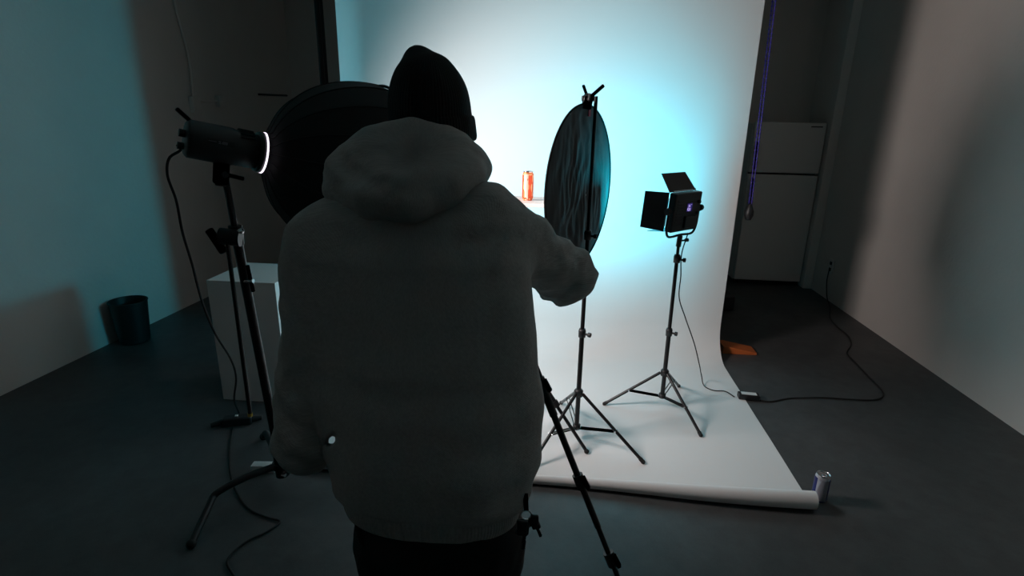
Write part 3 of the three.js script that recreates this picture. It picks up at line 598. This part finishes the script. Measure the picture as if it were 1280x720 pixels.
const headF = (x, y, z) => {                               // facing -z
  const h = J.head; let d = ell(x, y, z, h.clone().add(V(0, 0.025, 0.01)), 0.076, 0.095, 0.095);
  d = smin(d, ell(x, y, z, h.clone().add(V(0, -0.05, -0.03)), 0.056, 0.07, 0.065), 0.04);
  d = smin(d, cap(x, y, z, h.clone().add(V(0, 0.005, -0.085)), h.clone().add(V(0, -0.03, -0.108)), 0.009, 0.014), 0.015);     // nose
  for (const s of [-1, 1]) {
    d = smin(d, ell(x, y, z, h.clone().add(V(s * 0.078, -0.01, 0.012)), 0.01, 0.032, 0.02), 0.01);       // ears
    d = smax(d, -ell(x, y, z, h.clone().add(V(s * 0.03, 0.008, -0.10)), 0.017, 0.011, 0.014), 0.012);        // sockets
  }
  d = smax(d, -ell(x, y, z, h.clone().add(V(0, -0.072, -0.103)), 0.022, 0.004, 0.012), 0.006);             // mouth line
  d = smin(d, cap(x, y, z, V(-0.33, 1.44, -1.20), V(-0.328, 1.60, -1.29), 0.056, 0.056), 0.03);
  return d;
};
// a hand closed round a bar: w wrist, f finger way, n palm way, a across (towards the thumb)
function handF(w, f, n) {
  f = f.clone().normalize(); n = n.clone().addScaledVector(f, -n.dot(f)).normalize(); const a = V(0, 0, 0).crossVectors(n, f);
  const P = (u, v, t) => w.clone().addScaledVector(f, u).addScaledVector(a, v).addScaledVector(n, t);
  const caps = [];
  [[-0.032, 0.88], [-0.011, 1.0], [0.011, 1.04], [0.032, 0.95]].forEach(([v, s]) => {
    const p0 = P(0.088, v, 0.0), p1 = P(0.088 + 0.036 * s, v * 1.02, 0.014), p2 = P(0.088 + 0.036 * s, v, 0.014 + 0.028 * s), p3 = P(0.088 + 0.012 * s, v, 0.014 + 0.036 * s);
    caps.push([p0, p1, 0.0095, 0.009], [p1, p2, 0.009, 0.0083], [p2, p3, 0.0083, 0.0074]);
  });
  caps.push([P(0.025, 0.028, 0.006), P(0.055, 0.058, 0.020), 0.014, 0.0105], [P(0.055, 0.058, 0.020), P(0.085, 0.055, 0.036), 0.0105, 0.008]);
  const pc = [[P(0.0, 0.0, 0), P(0.02, 0, 0), 0.025, 0.026], [P(0.03, -0.024, 0), P(0.086, -0.03, 0), 0.015, 0.0125], [P(0.03, -0.006, 0), P(0.09, -0.01, 0), 0.016, 0.0125], [P(0.03, 0.01, 0), P(0.09, 0.011, 0), 0.016, 0.0125], [P(0.03, 0.024, 0), P(0.088, 0.031, 0), 0.016, 0.0125]];
  const fn = (x, y, z) => { let d = 1; for (const q of pc) d = smin(d, cap(x, y, z, ...q), 0.018); let e = 1; for (const q of caps) e = Math.min(e, cap(x, y, z, ...q)); return smin(d, e, 0.006); };
  const mid = P(0.06, 0.01, 0.02);
  return [fn, [mid.x - 0.13, mid.y - 0.13, mid.z - 0.13], [mid.x + 0.13, mid.y + 0.13, mid.z + 0.13]];
}
{
  const hr = handF(J.wrR, V(-0.35, 0.35, -0.5), V(-0.8, 0.1, -0.2)), hl = handF(J.wrL, V(0.1, 0.25, -0.9), V(0.2, 0.95, 0.1));
  obj('body', [fieldMesh(bodyF, [-0.66, 0.04, -1.62], [0.10, 1.62, -0.84], 0.013), fieldMesh(headF, [-0.45, 1.42, -1.46], [-0.2, 1.78, -1.1], 0.0048), fieldMesh(...hr, 0.004), fieldMesh(...hl, 0.004)], M.skin, person);
}
for (const s of [-1, 1]) obj('eye', ball(J.head.clone().add(V(s * 0.03, 0.008, -0.083)), 0.0105), M.eye, person);
// --- hoodie
const px = (l, r, y, z) => { const a = atZ(l, y, z), b = atZ(r, y, z); return [(a.x + b.x) / 2, (a.y + b.y) / 2, (b.x - a.x) / 2]; };
const hrows = [[622, 430, 655, -0.985, 0.108], [603, 419, 670, -0.99, 0.124], [560, 408, 683, -1.0, 0.134], [500, 401, 679, -1.03, 0.136], [450, 396, 673, -1.06, 0.133], [380, 388, 668, -1.10, 0.130], [320, 375, 660, -1.13, 0.125], [275, 395, 640, -1.16, 0.108], [240, 440, 605, -1.19, 0.085]]
  .map(([y, l, r, z, b]) => { const [cx, cy, a] = px(l, r, y, z); return [cy, cx, z, a, b]; });
const hoodTrunk = trunk(hrows);
const hemY = hrows[0][0], gapA = atZ(413, 553, -0.82), gapB = atZ(413, 553, -1.35), gapC = atZ(417, 547, -0.82), gapD = atZ(417, 547, -1.35);
const sleeveF = (x, y, z) => {
  const j = J;
  const n1 = 0.009 * perlin.noise(x * 12, y * 12, z * 12) + 0.005 * perlin.noise(x * 30, y * 26, z * 30);
  // right sleeve: rings of folds near the elbow
  const e = j.elR, qr = Math.hypot(x - e.x, y - e.y, z - e.z);
  const fold = 0.0065 * Math.exp(-qr * qr / 0.02) * Math.sin((x * 0.75 - y * 0.55 + z * 0.2) * 120 + 3 * perlin.noise(x * 9, y * 9, z * 9));
  let r = cap(x, y, z, V(-0.165, 1.405, -1.18), e, 0.080, 0.072);
  let f = cap(x, y, z, e, j.wrR, 0.070, 0.045);
  r = smin(r, f, 0.025) + fold + n1;
  let l = cap(x, y, z, V(-0.525, 1.355, -1.13), j.elL, 0.076, 0.066);
  l = smin(l, cap(x, y, z, j.elL, j.wrL, 0.064, 0.044), 0.03) + n1 + 0.004 * Math.exp(-Math.pow((y - 1.0) / 0.12, 2)) * Math.sin(y * 95 + x * 60);
  return [r, l];
};
const hoodieF = (x, y, z) => {
  let d = hoodTrunk(x, y, z);
  // soft vertical drapes in the back, sagging folds at the waist
  const low = sstep(1.15, 0.95, y) * sstep(0.84, 0.92, y);
  d += sstep(hemY, hemY + 0.06, y) * 0.006 * perlin.noise(x * 10, y * 3.2, z * 5) + 0.0035 * perlin.noise(x * 24, y * 9, z * 12) - 0.007 * low * Math.sin(x * 30 + 2.5 * perlin.noise(x * 4, y * 3, 1)) * 0.6;
  const [r, l] = sleeveF(x, y, z);
  d = smin(d, r, 0.045); d = smin(d, l, y > 1.22 ? 0.05 : lerp(0.008, 0.05, sstep(1.05, 1.22, y)));
  // yoke over the shoulders
  d = smin(d, cap(x, y, z, V(-0.21, 1.40, -1.18), V(-0.47, 1.365, -1.15), 0.08, 0.085), 0.06);
  // armhole seam on the right shoulder
  d = smax(d, -cap(x, y, z, gapA, gapB, 0.0065, 0.009), 0.008); d = smax(d, -cap(x, y, z, gapC, gapD, 0.006, 0.009), 0.008);      // daylight between sleeve and waist
  return smax(d, hemY - y, 0.03);
};
const bodyUV = (x, y, z) => [Math.atan2(x + 0.3, z + 1.1) * 0.22, y];
const hoodie = obj('hoodie', [fieldMesh(hoodieF, [-0.72, 0.78, -1.66], [0.14, 1.60, -0.80], 0.0095, bodyUV)], M.hoodie, person);
// hem ribbing
{
  const [cy, cx, cz, a, b] = hrows[0], pos = [], uv = [], idx = [], N = 96;
  const K = [[0.02, 0.97], [0.0, 0.975], [-0.014, 0.965], [-0.026, 0.945], [-0.030, 0.925], [-0.024, 0.91], [0.01, 0.9]];
  K.forEach(([dy, s], i) => { for (let j = 0; j <= N; j++) { const t = j / N * Math.PI * 2, c = Math.cos(t), q = Math.sin(t), e = 2 / 2.3; pos.push(cx + a * s * Math.sign(c) * Math.pow(Math.abs(c), e), cy + dy, cz + b * s * Math.sign(q) * Math.pow(Math.abs(q), e)); uv.push(j / N * 1.2, dy); } });
  for (let i = 0; i < K.length - 1; i++) for (let j = 0; j < N; j++) { const p = i * (N + 1) + j, q = p + N + 1; idx.push(p, p + 1, q, q, p + 1, q + 1); }
  const g = new THREE.BufferGeometry(); g.setAttribute('position', new THREE.Float32BufferAttribute(pos, 3)); g.setAttribute('uv', new THREE.Float32BufferAttribute(uv, 2)); g.setIndex(idx); g.computeVertexNormals();
  const m = obj('hem_rib', g, M.rib.clone(), hoodie); m.material.side = THREE.DoubleSide;
}
// cuffs
for (const [e, w, r] of [[J.elR, J.wrR, 0.040], [J.elL, J.wrL, 0.039]]) { const d = w.clone().sub(e).normalize(); obj('cuff', [rod(w.clone().addScaledVector(d, -0.03), w.clone().addScaledVector(d, 0.02), r + 0.002, r - 0.006, 28), rod(w.clone().addScaledVector(d, -0.05), w.clone().addScaledVector(d, -0.028), r + 0.006, r + 0.002, 28)], M.rib, hoodie); }
// hood bunched behind the neck
{
  const P = (X, Y, Z) => atZ(X, Y, Z);
  const A = P(443, 218, -1.2), B = P(474, 200, -1.2), C = P(520, 194, -1.2), D = P(558, 200, -1.22), E = P(580, 212, -1.24);
  const f1 = P(433, 246, -1.15), f2 = P(470, 250, -1.085), f3 = P(515, 250, -1.075), f4 = P(555, 236, -1.11), f5 = P(587, 218, -1.17);
  const fr1 = P(430, 215, -1.30), fr2 = P(590, 205, -1.32);
  const F = (x, y, z) => {
    let d = cap(x, y, z, A, B, 0.052, 0.062); d = smin(d, cap(x, y, z, B, C, 0.062, 0.066), 0.05); d = smin(d, cap(x, y, z, C, D, 0.066, 0.058), 0.05); d = smin(d, cap(x, y, z, D, E, 0.058, 0.046), 0.05);
    let e = cap(x, y, z, f1, f2, 0.036, 0.042); e = smin(e, cap(x, y, z, f2, f3, 0.042, 0.042), 0.03); e = smin(e, cap(x, y, z, f3, f4, 0.042, 0.036), 0.03); e = smin(e, cap(x, y, z, f4, f5, 0.036, 0.030), 0.03);
    let g = cap(x, y, z, A, fr1, 0.05, 0.046); g = smin(g, cap(x, y, z, E, fr2, 0.046, 0.04), 0.03);
    d = smin(d, g, 0.05); d = smin(d, e, 0.035);
    d = smin(d, ell(x, y, z, P(505, 228, -1.15), 0.13, 0.07, 0.07), 0.04);
    d += 0.005 * perlin.noise(x * 11, y * 14, z * 9) + 0.003 * perlin.noise(x * 32, y * 36, z * 22) + 0.003 * Math.sin((y * 0.95 - 0.45 * Math.abs(x + 0.33)) * 95 + 3 * perlin.noise(x * 8, y * 6, z * 6)) * sstep(1.60, 1.5, y);
    // room for the neck
    d = smax(d, -cap(x, y, z, V(-0.325, 1.52, -1.28), V(-0.325, 1.75, -1.34), 0.068, 0.10), 0.03);
    return d;
  };
  const hd = obj('hood', [fieldMesh(F, [-0.62, 1.36, -1.42], [-0.10, 1.68, -0.98], 0.0075, bodyUV)], M.hoodie, hoodie);
  for (const s of [-1, 1]) obj('drawstring', [tube([V(-0.33 + s * 0.05, 1.45, -1.335), V(-0.33 + s * 0.055, 1.38, -1.30), V(-0.33 + s * 0.05, 1.25, -1.27)], 0.004, 20)], M.rib, hd);
}
// --- beanie
{
  const h = V(-0.322, 1.645, -1.30), tilt = 0.12;
  const F0 = (x, y, z) => {
    const X = x - h.x, Y = y - h.y, Z = z - h.z, xr = X * Math.cos(tilt) + Y * Math.sin(tilt), yr = -X * Math.sin(tilt) + Y * Math.cos(tilt);
    const w = yr > -0.01 ? Math.sqrt(Math.max(1 - Math.pow((yr + 0.01) / 0.142, 2), 0)) : 1;
    const l = Math.hypot(xr / 0.094, (yr + 0.01 > 0 ? (yr + 0.01) / 0.134 : 0), Z / 0.112);
    let d = (l - 1) * 0.094; d = smax(d, -0.075 - yr, 0.012);
    d = smin(d, Math.hypot(xr + 0.012, yr - 0.112, Z) - 0.018, 0.03);
    return d + 0.003 * perlin.noise(x * 22, y * 10, z * 22);
  };
  const inner = (x, y, z) => F0(x, y, z);
  const huv = (x, y, z) => [Math.atan2(x - h.x, z - h.z) * 0.12, y];
  const be = obj('beanie', [fieldMesh(inner, [-0.46, 1.55, -1.45], [-0.19, 1.82, -1.16], 0.006, huv)], M.beanie, person);
  const F1 = (x, y, z) => {
    const X = x - h.x, Y = y - h.y, Z = z - h.z, xr = X * Math.cos(tilt) + Y * Math.sin(tilt), yr = -X * Math.sin(tilt) + Y * Math.cos(tilt);
    const d = (Math.hypot(xr / 0.099, Z / 0.117) - 1) * 0.099; return smax(smax(d, Math.abs(yr + 0.052) - 0.03, 0.012), -(d + 0.02), 0.004);
  };
  obj('cuff', [fieldMesh(F1, [-0.46, 1.54, -1.45], [-0.19, 1.70, -1.16], 0.005, huv)], M.beanie, be);
}
// --- trousers, shoes
{
  const tr = trunk([[0.66, -0.245, -0.985, 0.172, 0.118], [0.76, -0.245, -0.985, 0.172, 0.112], [0.82, -0.248, -0.985, 0.168, 0.10], [0.85, -0.25, -0.985, 0.15, 0.085], [0.93, -0.252, -0.99, 0.15, 0.085]]);
  const F = (x, y, z) => {
    const j = J; let d = tr(x, y, z);
    for (const [a, b, c] of [[V(-0.158, 0.74, -0.985), j.knR, j.anR], [V(-0.335, 0.74, -0.985), j.knL, j.anL]]) {
      let l = cap(x, y, z, a, b, 0.098, 0.078); l = smin(l, cap(x, y, z, b, c, 0.078, 0.068), 0.03); d = smin(d, l, 0.025);
    }
    d += 0.005 * perlin.noise(x * 12, y * 9, z * 12) + 0.003 * perlin.noise(x * 30, y * 24, z * 30);
    return smax(d, 0.07 - y, 0.01);
  };
  const t = obj('trousers', [fieldMesh(F, [-0.50, 0.04, -1.18], [0.02, 0.96, -0.80], 0.011, bodyUV)], M.trousers, person);
  obj('strap_loop', [tube([atZ(446, 650, -0.93), atZ(449, 668, -0.91), atZ(459, 688, -0.90), atZ(473, 702, -0.89)], 0.006, 24, 6)], M.rubber, t);
  for (const s of ['L', 'R']) {
    const a = J['an' + s], S = (x, y, z) => {
      let d = cap(x, y, z, V(a.x, 0.055, a.z + 0.03), V(a.x, 0.05, a.z - 0.08), 0.044, 0.048);
      d = smin(d, cap(x, y, z, V(a.x, 0.05, a.z - 0.08), V(a.x + (s === 'L' ? -0.012 : 0.012), 0.042, a.z - 0.17), 0.048, 0.038), 0.02);
      d = smin(d, cap(x, y, z, V(a.x, 0.06, a.z), V(a.x, 0.11, a.z + 0.005), 0.045, 0.042), 0.02); return smax(d, 0.02 - y, 0.004);
    };
    const sh = obj('shoe', [fieldMesh(S, [a.x - 0.09, 0.0, a.z - 0.24], [a.x + 0.09, 0.18, a.z + 0.1], 0.007)], M.trousers, person);
    const SF = (x, y, z) => smax(S(x, 0.045, z) - 0.004, Math.abs(y - 0.013) - 0.012, 0.004);
    obj('sole', [fieldMesh(SF, [a.x - 0.09, -0.01, a.z - 0.24], [a.x + 0.09, 0.05, a.z + 0.1], 0.006)], M.sole, sh);
  }
}
// keys on the right hip
{
  const c = atZ(658, 636, -0.93), k = thing('key_bunch', 'bunch of keys hanging from the right hip', 'keys', c.toArray()); k.scale.setScalar(0.85);
  obj('strap', [bar(V(-0.004, 0.035, -0.01), V(0, -0.005, 0), 0.012, 0.003)], M.rubber, k);
  const ring = new THREE.TorusGeometry(0.013, 0.0018, 8, 24); obj('key_ring', [ring.clone().translate(0.0, -0.018, 0)], M.chrome, k);
  const key = (x, y, z, len, rz, m, fob) => {
    const g = [fob ? new RoundedBoxGeometry(0.022, 0.034, 0.01, 2, 0.004).translate(0, -0.018, 0) : new THREE.CylinderGeometry(0.011, 0.011, 0.0025, 18).rotateX(Math.PI / 2).translate(0, -0.01, 0), box(-0.0032, 0.0032, -len, -0.015, -0.001, 0.001)];
    for (let i = 0; i < 4; i++) g.push(box(0.002, 0.0055, -len + 0.004 + i * 0.006, -len + 0.0065 + i * 0.006, -0.001, 0.001));
    const q = merge(g); q.rotateZ(rz); q.translate(x, y, z); obj('key', q, m, k);
  };
  key(0.014, -0.02, 0.0, 0.06, 0.38, M.blackPlastic, true);
  key(-0.002, -0.034, 0.004, 0.062, -0.05, M.darkTube, true);
  key(-0.009, -0.032, -0.003, 0.045, -0.35, M.chrome);
  key(0.004, -0.034, -0.002, 0.085, -0.12, M.darkTube);
  obj('fob', [new RoundedBoxGeometry(0.026, 0.042, 0.01, 2, 0.004).translate(-0.008, -0.05, 0.006), new RoundedBoxGeometry(0.02, 0.028, 0.012, 2, 0.005).translate(0.02, -0.026, 0.004)], M.blackPlastic, k);
}

// ------------------------------------------------------------------ video tripod and camera in front of the person
{
  const A = V(-0.335, 1.46, -1.6), foot = atY(813, 830, 0), d0 = V(foot.x - A.x, 0, foot.z - A.z), R = d0.length(), a0 = Math.atan2(d0.z, d0.x);
  const t = thing('video_tripod', 'black video tripod with clamped legs in front of the person', 'tripod', [A.x, 0, A.z]);
  [a0, deg(83), a0 + deg(236)].forEach((a, n) => {
    const d = V(Math.cos(a), 0, Math.sin(a)), p0 = V(0, A.y - 0.03, 0).addScaledVector(d, 0.04), p1 = V(0, 0.014, 0).addScaledVector(d, R), at = (s) => p0.clone().lerp(p1, s);
    const leg = obj('leg', [rod(at(0), at(0.46), 0.0125), rod(at(0.46), at(0.70), 0.0102), rod(at(0.70), at(1), 0.0082)], M.blackMetal, t);
    for (const s of [0.395, 0.60, 0.77]) obj('leg_lock', [rod(at(s - 0.014), at(s + 0.014), 0.0165), bar(at(s - 0.012).add(V(0.015, 0.004, 0.01)), at(s + 0.012).add(V(0.02, 0.004, 0.012)), 0.012, 0.02, V(0, 0, 1), 0.003)], M.blackPlastic, leg);
    obj('rubber_foot', [ball(p1, 0.013)], M.rubber, leg);
  });
  obj('spider', [lathe([[0, A.y - 0.06], [0.04, A.y - 0.05], [0.05, A.y - 0.02], [0.04, A.y + 0.01], [0, A.y + 0.01]], 28)], M.blackPlastic, t);
  obj('fluid_head', [lathe([[0, A.y], [0.032, A.y], [0.035, A.y + 0.03], [0.026, A.y + 0.05], [0, A.y + 0.05]], 28), box(-0.035, 0.035, A.y + 0.045, A.y + 0.075, -0.05, 0.05, 0.006)], M.blackPlastic, t);
  const hand = V(-0.425, 1.19, -1.318).sub(V(A.x, 0, A.z));
  obj('pan_handle', [rod(V(-0.03, A.y + 0.03, 0.02), hand.clone().lerp(V(-0.03, A.y + 0.03, 0.02), -0.15), 0.007), rod(hand.clone().lerp(V(-0.03, A.y + 0.03, 0.02), 0.3), hand.clone().lerp(V(-0.03, A.y + 0.03, 0.02), -0.22), 0.012)], M.blackPlastic, t);
  const c = thing('camera', 'black camera on the video tripod hidden in front of the person', 'camera', [A.x - 0.02, A.y + 0.075, A.z], 0.05); c.scale.setScalar(0.86);
  obj('body', [box(-0.07, 0.07, 0, 0.095, -0.035, 0.035, 0.01), box(-0.028, 0.028, 0.09, 0.118, -0.03, 0.03, 0.008)], M.blackPlastic, c);
  obj('grip', box(0.05, 0.082, 0.004, 0.09, -0.06, 0.02, 0.012), M.rubber, c);
  const ln = obj('lens', [lathe([[0, 0.03], [0.036, 0.03], [0.038, 0.06], [0.041, 0.09], [0.041, 0.14], [0.037, 0.145], [0.034, 0.14], [0, 0.135]], 32).rotateX(-Math.PI / 2).translate(0, 0.05, 0)], M.blackPlastic, c);
  obj('front_glass', [new THREE.CylinderGeometry(0.034, 0.034, 0.002, 32).rotateX(Math.PI / 2).translate(0, 0.05, -0.138)], M.glass, ln);
  obj('screen', box(-0.04, 0.035, 0.015, 0.07, 0.033, 0.038, 0.002), M.glass, c);
  obj('dial', [rod(V(0.045, 0.09, 0), V(0.045, 0.103, 0), 0.014)], M.blackPlastic, c);
}

scene.traverse(o => { if (o.isMesh) { o.castShadow = true; o.receiveShadow = true; } });
renderer.render(scene, camera);
